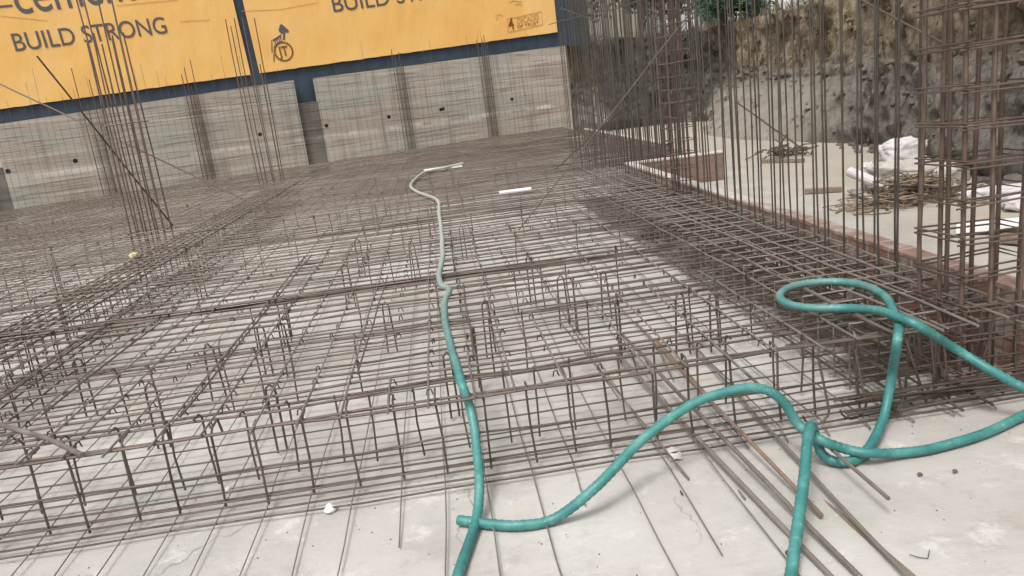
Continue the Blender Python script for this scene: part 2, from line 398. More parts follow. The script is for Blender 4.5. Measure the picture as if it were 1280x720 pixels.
# ------------------------------------------------------------------ raft reinforcement
raft = thing('rebar_mat', 'wide two layer rusty reinforcement mat filling the pit between hose, brick edging and far wall', 'rebar mat', (0, 3.1, 0))
def xr(y): return (2.50 if y < 10.9 else 3.80)
def xl(y): return -13.5 if y < 17.0 else max(-13.5, (y - 18.35) / .4155 - 9.2)
def yend(x): return 18.65 + (x + 9.2) * .4155 - .25

def layer(ys, z, r, name, m, amp=0.012, zamp=0.009, cut=100, jx=0.0):
    rest = MB()
    for i, y in enumerate(ys):
        a, b = xl(y) - .05, xr(y) + jit(.03)
        if b - a < .5: continue
        t = jit(0.02)
        pts = wavy((a, y + t * 2, z + jit(.004)), (b, y - t * .4, z + jit(.004)), .37 if y < 8 else .9, amp, zamp)
        if i < cut: MB().tube(pts, r * random.uniform(.9, 1.1), 6).build(name, m, raft)
        else: rest.tube(pts, r, 4)
    if rest.v: tag(rest.build(name, m, raft), kind='stuff')

ys = []; y = 3.13
while y < 24:
    ys.append(y); y += 0.165 + jit(.03)
    if random.random() < .15: ys.append(ys[-1] + .035 + jit(.012))   # lapped pair
ys = sorted(ys + [3.09, 3.36, 5.35, 5.367, 5.384, 5.40, 5.42, 6.70, 6.72, 6.74, 8.3, 8.32, 8.34])
layer(ys, .372, .0064, 'top_crossbar', M_BAR)
ys = []; y = 3.2
while y < 23.9: ys.append(y); y += 0.185 + jit(.012)
layer(sorted(ys + [3.07, 3.11, 3.14, 3.33]), .055, .0043, 'bottom_crossbar', M_BAR, .005, .003)
layer([2.99, 3.04], .028, .0042, 'edge_bar', M_BAR, .01, .003)
layer([3.1], .20, .0048, 'edge_bar', M_BAR, .006, .01)

xs = []; x = 2.44
while x > -13.4: xs.append(x); x -= 0.1865 + jit(.006)
rest_t, rest_b = MB(), MB()
for i, x in enumerate(xs):
    sk = jit(.03); near = x > -6.8
    ye = yend(x)
    # top bar: hooked over the front edge, stepped in steel lengths
    y0 = 3.06 - random.choice((0, 0, .02, .05, .18 if x > .4 else 0))
    pts = wavy((x + jit(.02), y0, .388 - (.04 if y0 < 2.95 else 0)), (x + sk, ye, .390), .37 if near else .9, .007, .005)
    if i % 2 == 0 or (x < -.7 and random.random() < .75): MB().tube(pts, .0048, 6, True, [.005 if q.y < 6 else max(.0032, .005 - (q.y - 6) * .0006) for q in pts]).build('top_long_bar', M_ROD, raft)  # paler steel paints the light lying on the top bars
    elif True:
        pts = wavy((x + jit(.02), y0, .388), (x + sk * .1, 3.3 + random.random() * (.5 if x < .3 else 1.6), .389), .3, .005, .004)
        MB().tube(pts, .0052, 6).build('top_long_bar', M_ROD, raft)
    if random.random() < .18:
        l0 = 3.15 + random.random() * .5
        pts = wavy((x + .022, l0, .392), (x + .03 + jit(.03), l0 + random.uniform(1.5, 4), .393), .4, .006, .004)
        MB().tube(pts, .0052, 6).build('lap_bar', M_BAR, raft)
    y0 = random.choice((2.25, 2.6, 2.42, 2.05, 2.7)) if x < 1.0 else 2.95
    if -2.3 < x < .35: y0 = random.choice((1.9, 2.05, 2.2, 2.62))
    pts = wavy((x + jit(.02), y0, .012), (x + jit(.01), 3.05, .036), .3, .004, .001) + wavy((x, 3.3, .04), (x + jit(.02), ye, .042), .6, .005, .003)
    MB().tube(pts, .0029 if x < 1 else .0042, 6).build('bottom_long_bar', M_ROD, raft)

# upright legs along the front edge (front face and second face), with their hooked tops
legs = 0; rest_l = MB()
def leg_pts(x, y, ztop, dy, hook):
    p = [(x + jit(.012), y + jit(.01), .03), (x + jit(.006), y, .2), (x + jit(.006), y, ztop - .02), (x, y + dy * .3, ztop + .006), (x, y + dy, ztop + .008)]
    if hook: p.append((x + .005, y + dy + dy * .15, ztop - .07))
    return p
for i, x in enumerate(xs):
    if x < -4.6: break
    MB().tube(leg_pts(x + .012 + jit(.02), 3.105 + jit(.02), .385 + jit(.018), random.uniform(.05, .12), random.random() < .5), .0054, 6).build('edge_leg', M_BAR, raft)
    if random.random() < .95: MB().tube(leg_pts(x - .08 + jit(.03), 3.355 + jit(.03), .38 + jit(.02), -random.uniform(.04, .1), False), .005, 6).build('edge_leg', M_BAR, raft)
# rows of interior legs under the lapped cross bars, and spacer chairs
cnt = 0; rest_l = MB()
for yrow in (4.22, 5.38, 6.72, 8.32, 9.9, 11.6, 13.5):
    x = 1.7 - random.random() * .2
    while x > -(0.8 * yrow + 1.2):
        if random.random() < .66:
            zt = .385 + (random.random() < .35) * random.uniform(.01, .06)
            p = leg_pts(x, yrow + jit(.05), zt, random.choice((.05, -.05)), random.random() < .2)
            if cnt < 100: MB().tube(p, .005, 5).build('support_leg', M_BAR, raft)
            else: rest_l.tube(p, .0062, 4)
            cnt += 1
        x -= .1865 * random.choice((1, 1, 2)) + jit(.01)
tag(rest_l.build('support_leg', M_BAR, raft), kind='stuff')
chairs = [atz(*p, .40) for p in ((335, 475), (185, 475), (605, 372), (770, 372), (890, 360), (715, 345), (95, 445), (480, 372), (258, 425), (430, 330), (590, 405), (660, 320), (30, 405), (350, 400))]
for k in range(20):
    y = random.uniform(3.7, 10.5); chairs.append(Vector((random.uniform(-.75 * y, 1.6), y, .4)))
for c in chairs:
    a = random.uniform(0, 3.14) if random.random() < .3 else jit(.25); d = Vector((math.cos(a), math.sin(a), 0)) * random.uniform(.016, .027)
    h = .388 + jit(.022); b = Vector((c.x, c.y, 0)); lean = Vector((jit(.012), jit(.012), 0))
    p = [b - d * 1.3 - lean + UP * .02, b - d - lean * .2 + UP * (h - .05)] + [b + d * math.cos(t) * -1 + UP * (h - .05 + .045 * math.sin(t)) for t in (.6, 1.57, 2.54)] + [b + d + UP * (h - .05), b + d * 1.3 + lean + UP * .02]
    MB().tube(p, .0058, 6).build('spacer_chair', M_BAR, raft)
for yb, n in ((5.37, 4), (8.32, 2)):
    for k in range(n):
        MB().tube(wavy((-8.5 + jit(.5), yb + jit(.03), .375 + .013 * k), (1.75 + jit(.2), yb + jit(.03), .37 + .013 * k), .5, .016, .006), .0056, 6).build('lap_bundle_bar', M_BAR, raft)
# black binding wire at the crossings nearest the front
tw = MB()
for x in xs:
    if x < -4.5: break
    for y in [q for q in ys if q < 7.5]:
        for z in (.381,):
            if random.random() < .7:
                c = Vector((x + jit(.01), y + jit(.01), z)); a = jit(.8) + .78
                d = Vector((math.cos(a), math.sin(a), 0)) * .014
                tw.tube([c - d - UP * .012, c - d * .6 + UP * .011, c + d * .6 + UP * .012, c + d - UP * .01, c + d * 1.3 + UP * -.016], .0034, 5)
tag(tw.build('tie_wire', M_WIRE, raft), kind='stuff')

# ------------------------------------------------------------------ edge beam cage along the brick edging
beam = thing('edge_beam_cage', 'dense dark stirrup cage of the edge beam running along the brick edging', 'rebar cage', (2.15, 3.2, 0))
y = 3.22
while y < 10.75:
    x0, x1, z0, z1 = 1.80 + jit(.012), 2.50 + jit(.012), .03, .405 + jit(.006); t = jit(.025)
    MB().tube([(x0, y, z0), (x1, y + t, z0), (x1, y + t, z1), (x0 - .05, y, z1), (x0 - .05, y, z0 + .05)], .0052, 6).build('stirrup', M_BEAM, beam)
    y += .165 + jit(.025)
for z, n in ((.414, 5), (.045, 6), (.23, 2)):
    for k in range(n):
        x = 1.82 + k * (.66 / (n - 1))
        MB().tube(wavy((x + jit(.02), 3.02 - random.random() * .1, z), (x + jit(.02), 10.85, z), .4, .008, .006), .0066, 6).build('longitudinal_bar', M_BEAM if z > .3 else M_BAR, beam)
for k in range(9):   # inner legs
    xx = 1.95 + .06 * k
    MB().tube(wavy((xx, 3.12 + jit(.1), .03), (xx + jit(.1), 3.15 + jit(.15), .42), .12, .006), .006, 6).build('cross_tie', M_BAR, beam)
for k in range(9):  # stray lengths pushed into the front corner
    z = random.uniform(.02, .16); xa = random.uniform(1.45, 1.75)
    MB().tube(wavy((xa, 3.05 + jit(.06), z), (2.75 + jit(.1), 3.08 + jit(.14), z + jit(.04)), .3, .006), .0055, 6).build('corner_bar', M_BAR, beam)
for k in range(3):   # bent hooks at the front
    c = Vector((1.48 + k * .17, 3.03, .03))
    MB().tube([c + Vector((.06 * math.cos(t), 0, .06 + .06 * math.sin(t))) for t in [3.3 + q * .42 for q in range(8)]] + [c + Vector((.04, .05, .3))], .0055, 6).build('hook_bar', M_BAR, beam)

ib = thing('inner_beam_cage', 'dark band of close bars running lengthwise through the mat on the left', 'rebar cage', (-2.95, 4, 0))
for k in range(6):
    x = -3.2 + .09 * k
    MB().tube(wavy((x + jit(.02), 3.6 + random.random() * .6, .40), (x + jit(.03), 15.5, .40), .4, .008, .006), .006, 6).build('longitudinal_bar', M_BAR, ib)
    if k % 2: MB().tube(wavy((x + jit(.02), 3.6, .06), (x + jit(.03), 15.5, .06), .4, .008, .004), .006, 6).build('longitudinal_bar', M_BAR, ib)
y = 3.75
while y < 15.4:
    x0, x1 = -3.23 + jit(.012), -2.72 + jit(.012); t = jit(.02)
    MB().tube([(x0, y, .03), (x1, y + t, .03), (x1, y + t, .408), (x0, y, .408), (x0, y, .05)], .005, 6).build('stirrup', M_BAR, ib)
    y += .16 + jit(.02)
# ------------------------------------------------------------------ brick edging
def brick_run(label, a, b, wid, m, top):
    t = thing('brick_edging', label, 'brick wall', a)
    a, b = Vector(a), Vector(b); d = (b - a); s = d.normalized().cross(UP) * wid
    MB().box(a, d, s, (0, 0, top - .028)).build('brickwork', m, t)
    rows = []
    n = max(2, int(d.length / .12))
    L = [(-.03, top - .028), (-.03, top - .006), (.06, top), (.94, top), (1.03, top - .006), (1.03, top - .028)]
    for k in L:
        rows.append([a + d * (i / n) + s * k[0] + UP * (k[1] + (.008 * noise.noise((i * .7, k[0] * 3, a.x)) if k[1] > top - .02 else 0)) for i in range(n + 1)])
    MB().grid(list(reversed(rows))).build('coping', M_COPE, t)
    return t
brick_run('long red brick edging topped with mortar beside the edge beam', (2.60, 2.95, 0), (2.60, 10.92, 0), .115, M_BRICKY, .432)
brick_run('short brown brick edging crossing to the right at the end of the long one', (2.72, 10.92, 0), (4.05, 10.92, 0), -.115, M_BRICKX, .42)
brick_run('far pale topped brick edging beyond the dense upright bars', (3.90, 13.2, 0), (3.90, 20.6, 0), .115, M_BRICKY, .42)

# ------------------------------------------------------------------ upright starter bars
def upright(p, h, r, label, m=M_GREYBAR, lean=.02, group='upright starter bars'):
    p = Vector(p); top = Vector((p.x + jit(lean) * h, p.y + jit(lean) * h, h)); bow = Vector((jit(.02), jit(.02), 0)) * h * .5
    pts = [p + (top - p) * t + bow * (4 * t * (1 - t)) * .4 + Vector((jit(.004), jit(.004), 0)) for t in [i / 6 for i in range(7)]]
    o = MB().tube([q for q in pts], r, 6).build('starter_bar', m, None, origin=p)
    return tag(o, label, 'rebar', group)
LB = 'tall thin upright bar in the double row beside the long brick edging'
y = 3.9; i = 0
while y < 14.3:
    for X, dy in ((2.38, 0.0), (2.535, .06)):
        lab = LB
        if i == 0: lab = 'tall upright bar nearest the tied column cage on the right, rising by the hose loop' if X < 2.4 else LB
        upright((X + jit(.012), y + dy + jit(.03), .03), random.uniform(3.6, 4.6), .006, lab, M_GREYBAR, .007)
    y += .198 + jit(.014); i += 1
x = 2.72
while x < 3.9:
    for Y in (11.22, 11.4): upright((x + jit(.03), Y + jit(.03), .03), random.uniform(3.4, 4.4), .0078, 'tall upright bar in the dense cross row behind the short brown brick edging', M_GREYBAR, .008, 'upright bars of the cross row')
    x += .115
y = 11.6
while y < 19.5:
    upright((3.74 + jit(.03), y + jit(.03), .03), random.uniform(3.0, 4.2), .0078, 'tall upright bar in the far row beside the far brick edging', M_GREYBAR, .01, 'upright bars of the far row')
    y += .2
for a, b, lab in (((2.36, 7.3, 2.28), (2.36, 15, 2.72), 'long horizontal tie bar wired high across the upright bars'),
                  ((2.40, 7.6, 1.95), (3.85, 11.25, 2.30), 'slanting tie bar wired across the dense upright bars behind the narrow column cage')):
    tag(MB().tube(wavy(a, b, .5, .015, .015), .007, 6).build('tie_bar', M_GREYBAR, origin=a), lab, 'rebar', 'tie bars on the uprights')

# ------------------------------------------------------------------ column cages
def column_cage(label, x0, x1, y0, y1, bars, ties, r, rt, m, double=False, z0=.03):
    t = thing('column_cage', label, 'rebar cage', ((x0 + x1) / 2, (y0 + y1) / 2, 0), 'column rebar cages')
    for (fx, fy, h) in bars:
        p = Vector((x0 + (x1 - x0) * fx, y0 + (y1 - y0) * fy, z0)); q = Vector((p.x + jit(.012) * h, p.y + jit(.012) * h, h))
        MB().tube(wavy(p, q, .6, .006, .006), r, 8).build('main_bar', m, t)
    for z in ties:
        e = r + rt; tilt = jit(.02)
        for k in range(2 if double else 1):
            ov = random.uniform(.01, .05)
            zz = z + k * .02 + jit(.006)
            P = [(x0 - e - ov, y0 - e, zz), (x1 + e, y0 - e, zz + tilt), (x1 + e, y1 + e, zz + tilt), (x0 - e, y1 + e, zz), (x0 - e, y0 - e - ov, zz + .012)]
            MB().tube(P, rt, 6).build('column_tie', m, t)
            if double and k == 0:
                xm = (x0 + x1) / 2
                MB().tube([(x0 - e, y0 + .1, zz + .012), (x1 + e, y0 + .1 + jit(.05), zz + .012)], rt, 6).build('column_tie', m, t)
    return t
column_cage('thick rusty column cage with close doubled ties standing at the right edge beside the hose', 2.215, 2.60, 3.13, 3.44,
            [(0, 0, 4.6), (.36, 0, 4.6), (.68, 0, 4.5), (1, 0, 4.6), (0, 1, 4.6), (.36, 1, 4.6), (.68, 1, 4.6), (1, 1, 4.6), (0, .5, 4.6), (1, .5, 4.6)],
            [.10, .28, .42, .56, .72, .885, 1.05, 1.215, 1.375, 1.54, 1.70, 1.87, 2.03, 2.2, 2.37, 2.54, 2.7], .0108, .0048, M_RUST, True)
column_cage('narrow dark column cage with ladder like ties beside the far half of the brick edging', 2.30, 2.55, 7.62, 7.86,
            [(0, 0, 3.6), (.5, 0, 3.6), (1, 0, 3.6), (0, 1, 3.6), (.5, 1, 3.6), (1, 1, 3.6)],
            [.42 + .125 * q for q in range(16)], .0105, .005, M_RUST)
b = atz(187, 294, .38)
column_cage('tall bundle of column bars with a single tie in front of the left banner', b.x - .22, b.x + .20, b.y - .02, b.y + .24,
            [(0, 0, 2.75), (.2, 0, 3.9), (.4, 0, 2.85), (.6, 0, 4.1), (.8, 0, 2.8), (1, 0, 4.0), (0, 1, 4.1), (.25, 1, 2.75), (.5, 1, 2.8), (.75, 1, 4.0), (1, 1, 2.85)],
            [1.78, .42], .0095, .007, M_RUST)
b = atz(338, 228, .38)
column_cage('slimmer distant bundle of column bars near the slot in the far wall', b.x - .22, b.x + .22, b.y - .02, b.y + .3,
            [(0, 0, 3.6), (.35, 0, 3.6), (.7, 0, 3.6), (1, 0, 2.7), (0, 1, 3.5), (.5, 1, 2.6), (1, 1, 3.6)], [1.95], .0105, .007, M_RUST)

# raking braces
def rod(name, pts, r, label, m, cat='rod', group=None, n=8, seg=.5, amp=.004):
    p = []
    for a, b_ in zip(pts, pts[1:]): p += wavy(a, b_, seg, amp, amp)[:-1]
    p.append(Vector(pts[-1]))
    rads = None
    if name == 'loose_rod':
        p = spline(p, .009); rads = [r * (1.07 if i % 2 else .95) for i in range(len(p))]
    return tag(MB().tube(p, r, n, True, rads).build(name, m, origin=pts[0]), label, cat, group)
rod('brace_rod', [aty(46, 70, 10.1), atz(216, 282, .40)], .011, 'dark raking rod leaning across the tall bar bundle on the left', M_WIRE)
rod('brace_rod', [aty(-25, 93, 10.9), atz(345, 268, .40)], .010, 'long thin raking rod crossing low from the left edge towards the middle of the mat', M_RUST)
rod('brace_rod', [aty(870, 7, 7.6), atz(648, 288, .40)], .0062, 'long thin raking rod from the narrow column cage down to the mat', M_BAR)
rod('brace_rod', [aty(850, 72, 7.6), atz(694, 212, .40)], .006, 'second shorter raking rod running below the long thin one', M_GREYBAR)
rod('brace_rod', [aty(1073, -3, 4.7), aty(1195, 62, 3.5)], .006, 'thin bar slanting between the uprights and the thick right column cage', M_RUST)
rod('brace_rod', [aty(700, 10, 17), aty(748, 27, 17.2)], .012, 'pale short bar slanting in front of the dark blue sheet end', M_ROD)
rod('brace_rod', [atz(-30, 522, .41), atz(60, 548, .405), atz(103, 569, .40)], .011, 'short thick rod lying on the mat at the left edge', M_ROD)

# rods lying loose across the front edge
def loose(a, b_, ye, ze, label, r, m, Yf=3.2):
    end = atz(*b_, ze); s = aty(*a, Yf); d = (s - end); back = s + d * (1.1 / d.length)
    back.z = min(max(back.z, .07), .36)
    rod('loose_rod', [end, s, back], r, label, m, 'rod', 'loose rods over the front edge', 8, .3, .003)
loose((856, 531), (1045, 728), 0, .012, 'leftmost long thick loose rod running out across the floor to the bottom edge', .0095, M_ROD)
loose((874, 517), (1080, 728), 0, .012, 'long thick loose rod lying second from the left on the floor', .0095, M_ROD)
loose((897, 510), (1027, 645), 0, .02, 'short orange rusty loose rod ending beside the upright bend of the hose', .0085, M_RODRUST)
loose((925, 540), (1142, 722), 0, .012, 'long brown loose rod third from the left reaching the bottom edge', .0095, M_RODRUST)
loose((945, 520), (1136, 722), 0, .03, 'slim loose rod meeting the long brown rod at the bottom edge', .0075, M_ROD)
loose((973, 502), (1110, 624), 0, .08, 'rightmost loose rod passing over the low hose bend', .0075, M_ROD)
loose((880, 559), (931, 624), 0, .008, 'short thin loose bar on the floor left of the thick loose rods', .0045, M_ROD)
loose((802, 527), (861, 599), 0, .01, 'thin loose bar crossing the scrap of white paper', .005, M_ROD)
loose((828, 578), (853, 618), 0, .008, 'shortest thin bar just left of the scrap of white paper', .004, M_WIRE)

# ------------------------------------------------------------------ hoses
def hose(label, P, r=.0195, step=.013, mouth=False):
    pts = spline(P, step); sd_ = P[0].x * 7; pts = [q + Vector((noise.noise((i * .035, sd_, 0)), noise.noise((i * .035, sd_, 5)), noise.noise((i * .04, sd_, 9)) * .3)) * .009 for i, q in enumerate(pts)]
    rads = [(r + (.0014 if i % 2 else -.001)) * (1 + .05 * noise.noise((i * .05, sd_, 3))) for i in range(len(pts))]
    ho_ = MB().tube(pts, r, 14, not mouth, rads).build('hose', M_HOSE, None, True, origin=P[0])
    if mouth:   # cut end: rim and dark bore
        ax = (pts[4] - pts[0]).normalized()
        MB().tube([pts[0] - ax * .0005, pts[0] - ax * .001, pts[0] + ax * .004], r, 14, False, [rads[0], r * .74, r * .74]).build('cut_rim', M_HOSE, ho_)
        MB().tube([pts[0] + ax * .07, pts[0] + ax * .03, pts[0] + ax * .003], r, 14, True, [r * .72] * 3).build('bore', M_DARK, ho_)
    return tag(ho_, label, 'hose', 'ribbed hoses')
z1 = .422
hose('long straight hose with a dusty grey far end running down the mat',
     [atz(579, 204, z1 + .04), atz(560, 208.5, z1 + .02), atz(530, 216, z1), atz(514, 230, z1), atz(520, 239, z1), atz(546, 250, z1), atz(549, 268, z1), atz(552, 292, z1), atz(553, 320, z1), atz(549, 345, z1), atz(553, 357, z1), atz(562, 362, z1),
      atz(556, 377, z1), atz(557, 405, z1), atz(566, 442, z1), atz(577, 478, z1), aty(588, 512, 3.12), aty(596, 560, 2.98), aty(600, 605, 2.82), atz(594, 655, .03), atz(573, 718, .024), atz(560, 770, .024)])
hose('hose with a cut open end on the floor, arching over the loose rods',
     [atz(573, 650, .028), atz(610, 655, .026), atz(650, 657, .026), atz(695, 648, .03), aty(745, 609, 2.62), aty(800, 552, 2.74), aty(860, 508, 2.82), aty(905, 490, 2.84), aty(945, 485, 2.84), aty(975, 499, 2.82), aty(1000, 532, 2.80),
      atz(1028, 550, .13), atz(1058, 561, .075), atz(1085, 566, .06), atz(1125, 566, .03), atz(1165, 561, .025), atz(1220, 545, .024), atz(1280, 519, .024), atz(1350, 490, .024)], mouth=True)
hose('hose rising from the bottom edge to a sharp bend, then looping over the edge beam',
     [atz(978, 760, .024), atz(988, 722, .03), atz(996, 660, .10), atz(1003, 605, .16), atz(1009, 556, .20), atz(1012, 538, .205), aty(1015, 533, 2.74), aty(1019, 548, 2.76), atz(1024, 563, .07), atz(1034, 573, .035), atz(1050, 577, .028), atz(1070, 573, .03), atz(1089, 556, .04),
      aty(1106, 520, 2.92), aty(1117, 470, 2.97), atz(1122, 425, .43), atz(1120, 397, .435), atz(1107, 372, .435), atz(1080, 357, .435), atz(1045, 352, .435), atz(1008, 354, .435), atz(984, 361, .435), atz(975, 371, .435), atz(986, 380, .435), atz(1020, 385, .435), atz(1060, 385, .44),
      atz(1095, 388, .462), atz(1120, 395, .484), atz(1150, 408, .46), aty(1195, 437, 2.95), aty(1240, 464, 2.86), aty(1285, 487, 2.80), aty(1340, 505, 2.78)])
# dark mouth of the cut hose
# ------------------------------------------------------------------ far concrete wall
wall = thing('retaining_wall', 'long board marked grey concrete retaining wall below the yellow banners', 'wall', W(0, 0))
def panel(u0, t0, u1, t1, off0, off1, m, name, z0=-.01):
    b_ = MB(); q = [W(u0, z0, off0), W(u1, z0, off0), W(u1, t1, off0), W(u0, t0, off0)]; k = [W(u0, z0, off1), W(u1, z0, off1), W(u1, t1, off1), W(u0, t0, off1)]
    b_.v = q + k; b_.f = [(0, 1, 2, 3), (7, 6, 5, 4), (0, 4, 5, 1), (3, 2, 6, 7), (1, 5, 6, 2), (0, 3, 7, 4)]
    return b_.build(name, m, wall)
panel(-.42, 2.225, 6.30, 2.53, 0, -.25, M_WALL, 'wall_panel')
panel(6.86, 2.53, 14.62, 2.735, 0, -.25, M_WALL, 'wall_panel')
panel(-5.0, 2.05, -.85, 2.2, 0, -.25, M_WALL, 'wall_panel')
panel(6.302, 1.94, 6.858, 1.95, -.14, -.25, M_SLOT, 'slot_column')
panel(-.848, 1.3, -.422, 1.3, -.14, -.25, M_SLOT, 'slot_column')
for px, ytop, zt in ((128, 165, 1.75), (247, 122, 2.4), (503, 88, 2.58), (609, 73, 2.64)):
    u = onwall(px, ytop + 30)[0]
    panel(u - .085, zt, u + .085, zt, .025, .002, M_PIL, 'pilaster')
for px, py in ((10, 214), (94, 201), (253, 178), (325, 168), (408, 157), (486, 146), (551, 137), (554, 136), (640, 124)):
    u, z = onwall(px, py); h = MB(); s = .05
    h.tube([W(u, z, -.05), W(u, z, .004)], .052, 10).build('tie_hole', M_DARK, wall)
wm = thing('wall_mesh', 'fine upright bar mesh standing in front of the far concrete wall', 'rebar mesh', W(0, 0, .22))
u = -.3; k = 0
rest = MB()
while u < 14.6:
    if not 6.35 < u < 6.8:
        zt = random.choice((2.1, 2.2, 2.3, 2.6, 2.9, 3.2)) + jit(.15); uu = u + jit(.02)
        pts = wavy(W(uu, .03, .22), W(uu + jit(.04), zt + .2 * (u / 14), .22), .6, .006)
        if k < 100: MB().tube(pts, .0036, 5).build('vertical_bar', M_RUST, wm)
        k += 1
    u += .148
for z in (.75, 1.75):
    for a, b_ in ((-.3, 6.3), (6.88, 14.55)):
        MB().tube(wavy(W(a, z, .228), W(b_, z + .012 * (b_ - a), .228), .8, .01), .0032, 5).build('horizontal_bar', M_RUST, wm)
for px, py, n in ((250, 170, 4), (503, 130, 4), (609, 120, 5), (128, 200, 3)):
    u = onwall(px, py)[0]
    t = thing('wall_column_cage', {250: 'thin rusty wall column cage between the two bar bundles', 503: 'wall column cage on the wall left of the middle pipe, by a round hole', 609: 'wall column cage on the wall nearest its right end', 128: 'wall column cage seen through the tall bar bundle on the left'}[px], 'rebar cage', W(u, 0, .14), 'wall column cages')
    for i in range(n):
        MB().tube(wavy(W(u - .14 + .28 * i / (n - 1), .03, .1 + .05 * (i % 2)), W(u - .14 + .28 * i / (n - 1) + jit(.03), random.uniform(2.5, 3.3), .1), .6, .006), .010, 6).build('main_bar', M_RUST, t)
    for z in [.5 + .25 * i for i in range(8)]:
        MB().tube([W(u - .17, z, .125), W(u + .17, z + jit(.01), .125)], .006, 5).build('column_tie', M_RUST, t)

# ------------------------------------------------------------------ hoarding and banners
HO = -.34
ho = thing('hoarding', 'dark blue sheet hoarding standing behind the concrete wall', 'hoarding', W(0, 1.4, HO))
b_ = MB(); rows = []
for j in range(2):
    rows.append([W(-5 + i * .25, (1.5 if i < 78 else 2.74, 5.9)[j], HO - .05 + .012 * (i % 2)) for i in range(84)])
b_.grid(rows); b_.build('sheet', M_BLUE, ho)
for u in (-4.6, -1.5, 1.7, 4.9, 8.1, 11.3, 14.5):
    MB().box(W(u, 1.4, HO - .14), WD * .07, WN * .06, UP * 4.4).build('post', M_BLUE, ho)
for z in (2.85, 4.2, 5.6):
    MB().box(W(-5, z, HO - .085), WD * 20.7, WN * .02, UP * .07).build('rail', M_BLUE, ho)

def text(body, p0, p1, h, name, parent, m, off, bold=0.0, w=None):
    """lettering on the banner plane: p0,p1 baseline ends (u,z), h cap height"""
    cu = bpy.data.curves.new('lettering', 'FONT'); cu.body = body; cu.size = 1; cu.extrude = .0012; cu.offset = bold
    o = bpy.data.objects.new('lettering', cu); C.objects.link(o)
    bpy.context.view_layer.update()
    me = bpy.data.meshes.new_from_object(o.evaluated_get(bpy.context.evaluated_depsgraph_get()))
    bpy.data.objects.remove(o); bpy.data.curves.remove(cu)
    X = [v.co.x for v in me.vertices]; Y = [v.co.y for v in me.vertices]
    x0, x1 = min(X), max(X); ya, yb = min(Y), max(Y)
    if body.islower(): ya = 0.0
    d = Vector((p1[0] - p0[0], p1[1] - p0[1])); L = d.length; e = d / L
    base = parent_world(parent)
    for v in me.vertices:
        s = (v.co.x - x0) / (x1 - x0) * L; t = (v.co.y - max(ya, -.02)) / (yb - max(ya, -.02)) * h
        u = p0[0] + e.x * s - e.y * t; z = p0[1] + e.y * s + e.x * t
        v.co = W(u, z, off + v.co.z) - base
    me.update(); return put(name, me, parent, m)

def banner(label, corners):
    """corners: (u,z) bottom left, bottom right, top right, top left"""
    A, B, Cc, D = [Vector(c) for c in corners]
    t = thing('banner', label, 'banner', W(A.x, A.y, HO + .03), 'yellow advertising banners')
    rows = []; nx, nz = 70, 26
    for j in range(nz + 1):
        r = []
        for i in range(nx + 1):
            a, c = i / nx, j / nz
            q = (A * (1 - a) + B * a) * (1 - c) + (D * (1 - a) + Cc * a) * c
            edge = .012 * noise.noise((i * .8, j * .1, A.x)) if j == 0 else 0
            r.append(W(q.x, q.y + edge, HO + .028 + .0045 * noise.noise((q.x * 1.3, q.y * 1.7, 2))))
        rows.append(r)
    MB().grid(rows).build('cloth', M_BANNER, t, True)
    return t
OT = HO + .036
bp = lambda x, y: onwall(x, y, HO + .03)
A = bp(0, 135.5); A = (A[0] - 3.2, A[1] - .14)
left_b = banner('left yellow banner lettered cement above BUILD STRONG', [A, bp(313.5, 93.3), (bp(297, 0)[0] - .16, 5.7), (A[0] + .05, 5.5)])
right_b = banner('right yellow banner with a round gear emblem and a boxed number 4', [bp(324.5, 91.5), bp(697, 40), (bp(694, 0)[0] - .05, 5.7), (bp(307, 0)[0] - .12, 5.7)])
p0, p1 = bp(20, 64.5), bp(210, 41.5)
text('BUILD STRONG', p0, p1, .385, 'slogan', left_b, M_INK, OT, .004)
p0, p1 = bp(23, 18), bp(172, -1)
text('cement', p0, p1, .60, 'word', left_b, M_INK, OT, .002)
q = bp(1, 8.5); MB().box(W(q[0] - .06, q[1] - .02, OT - .003), WD * .28 + UP * .012, WN * .004, UP * .045).build('dash', M_INK, left_b)
p0, p1 = bp(417.5, 15.5), bp(592, -8)
text('BUILD STRONG', p0, p1, .40, 'slogan', right_b, M_INK, OT, .004)
# gear emblem
gu, gz = bp(354.5, 64.5)
em = MB(); n = 26; ring = []
for i in range(n * 4):
    a = 2 * math.pi * i / (n * 4); ro = .262 if i % 4 in (0, 1) else .232
    ring.append((gu + ro * math.cos(a), gz + ro * math.sin(a), gu + .205 * math.cos(a), gz + .205 * math.sin(a)))
for i in range(len(ring)):
    p, s = ring[i], ring[(i + 1) % len(ring)]
    em.quad(W(p[0], p[1], OT), W(s[0], s[1], OT), W(s[2], s[3], OT), W(p[2], p[3], OT))
    em.f[-1] = tuple(reversed(em.f[-1]))
emb = em.build('gear_emblem', M_INKBROWN, right_b)
text('JT', (gu - .135, gz - .125), (gu + .125, gz - .105), .25, 'initials', emb, M_INKBROWN, OT + .002, .02)
def stroke(parent, pts, wd, m, name='mark', off=OT + .001):
    s = MB()
    for a, c in zip(pts, pts[1:]):
        a, c = Vector(a), Vector(c); nn = Vector((-(c - a).y, (c - a).x)).normalized() * wd / 2
        P = [a - nn, c - nn, c + nn, a + nn]; s.quad(*[W(p.x, p.y, off) for p in P])
    return s.build(name, m, parent)
hm = MB()
def hpoly(P):
    k = len(hm.v); hm.v += [W(*bp(*p), OT + .001) for p in P]; hm.f.append(tuple(k + i for i in range(len(P))))
hpoly([(348, 38), (350, 31), (352, 30), (361, 38), (360, 41), (355, 40), (352, 43)][::-1])
hpoly([(354, 40), (356.5, 40), (356, 50), (353.5, 50)][::-1])
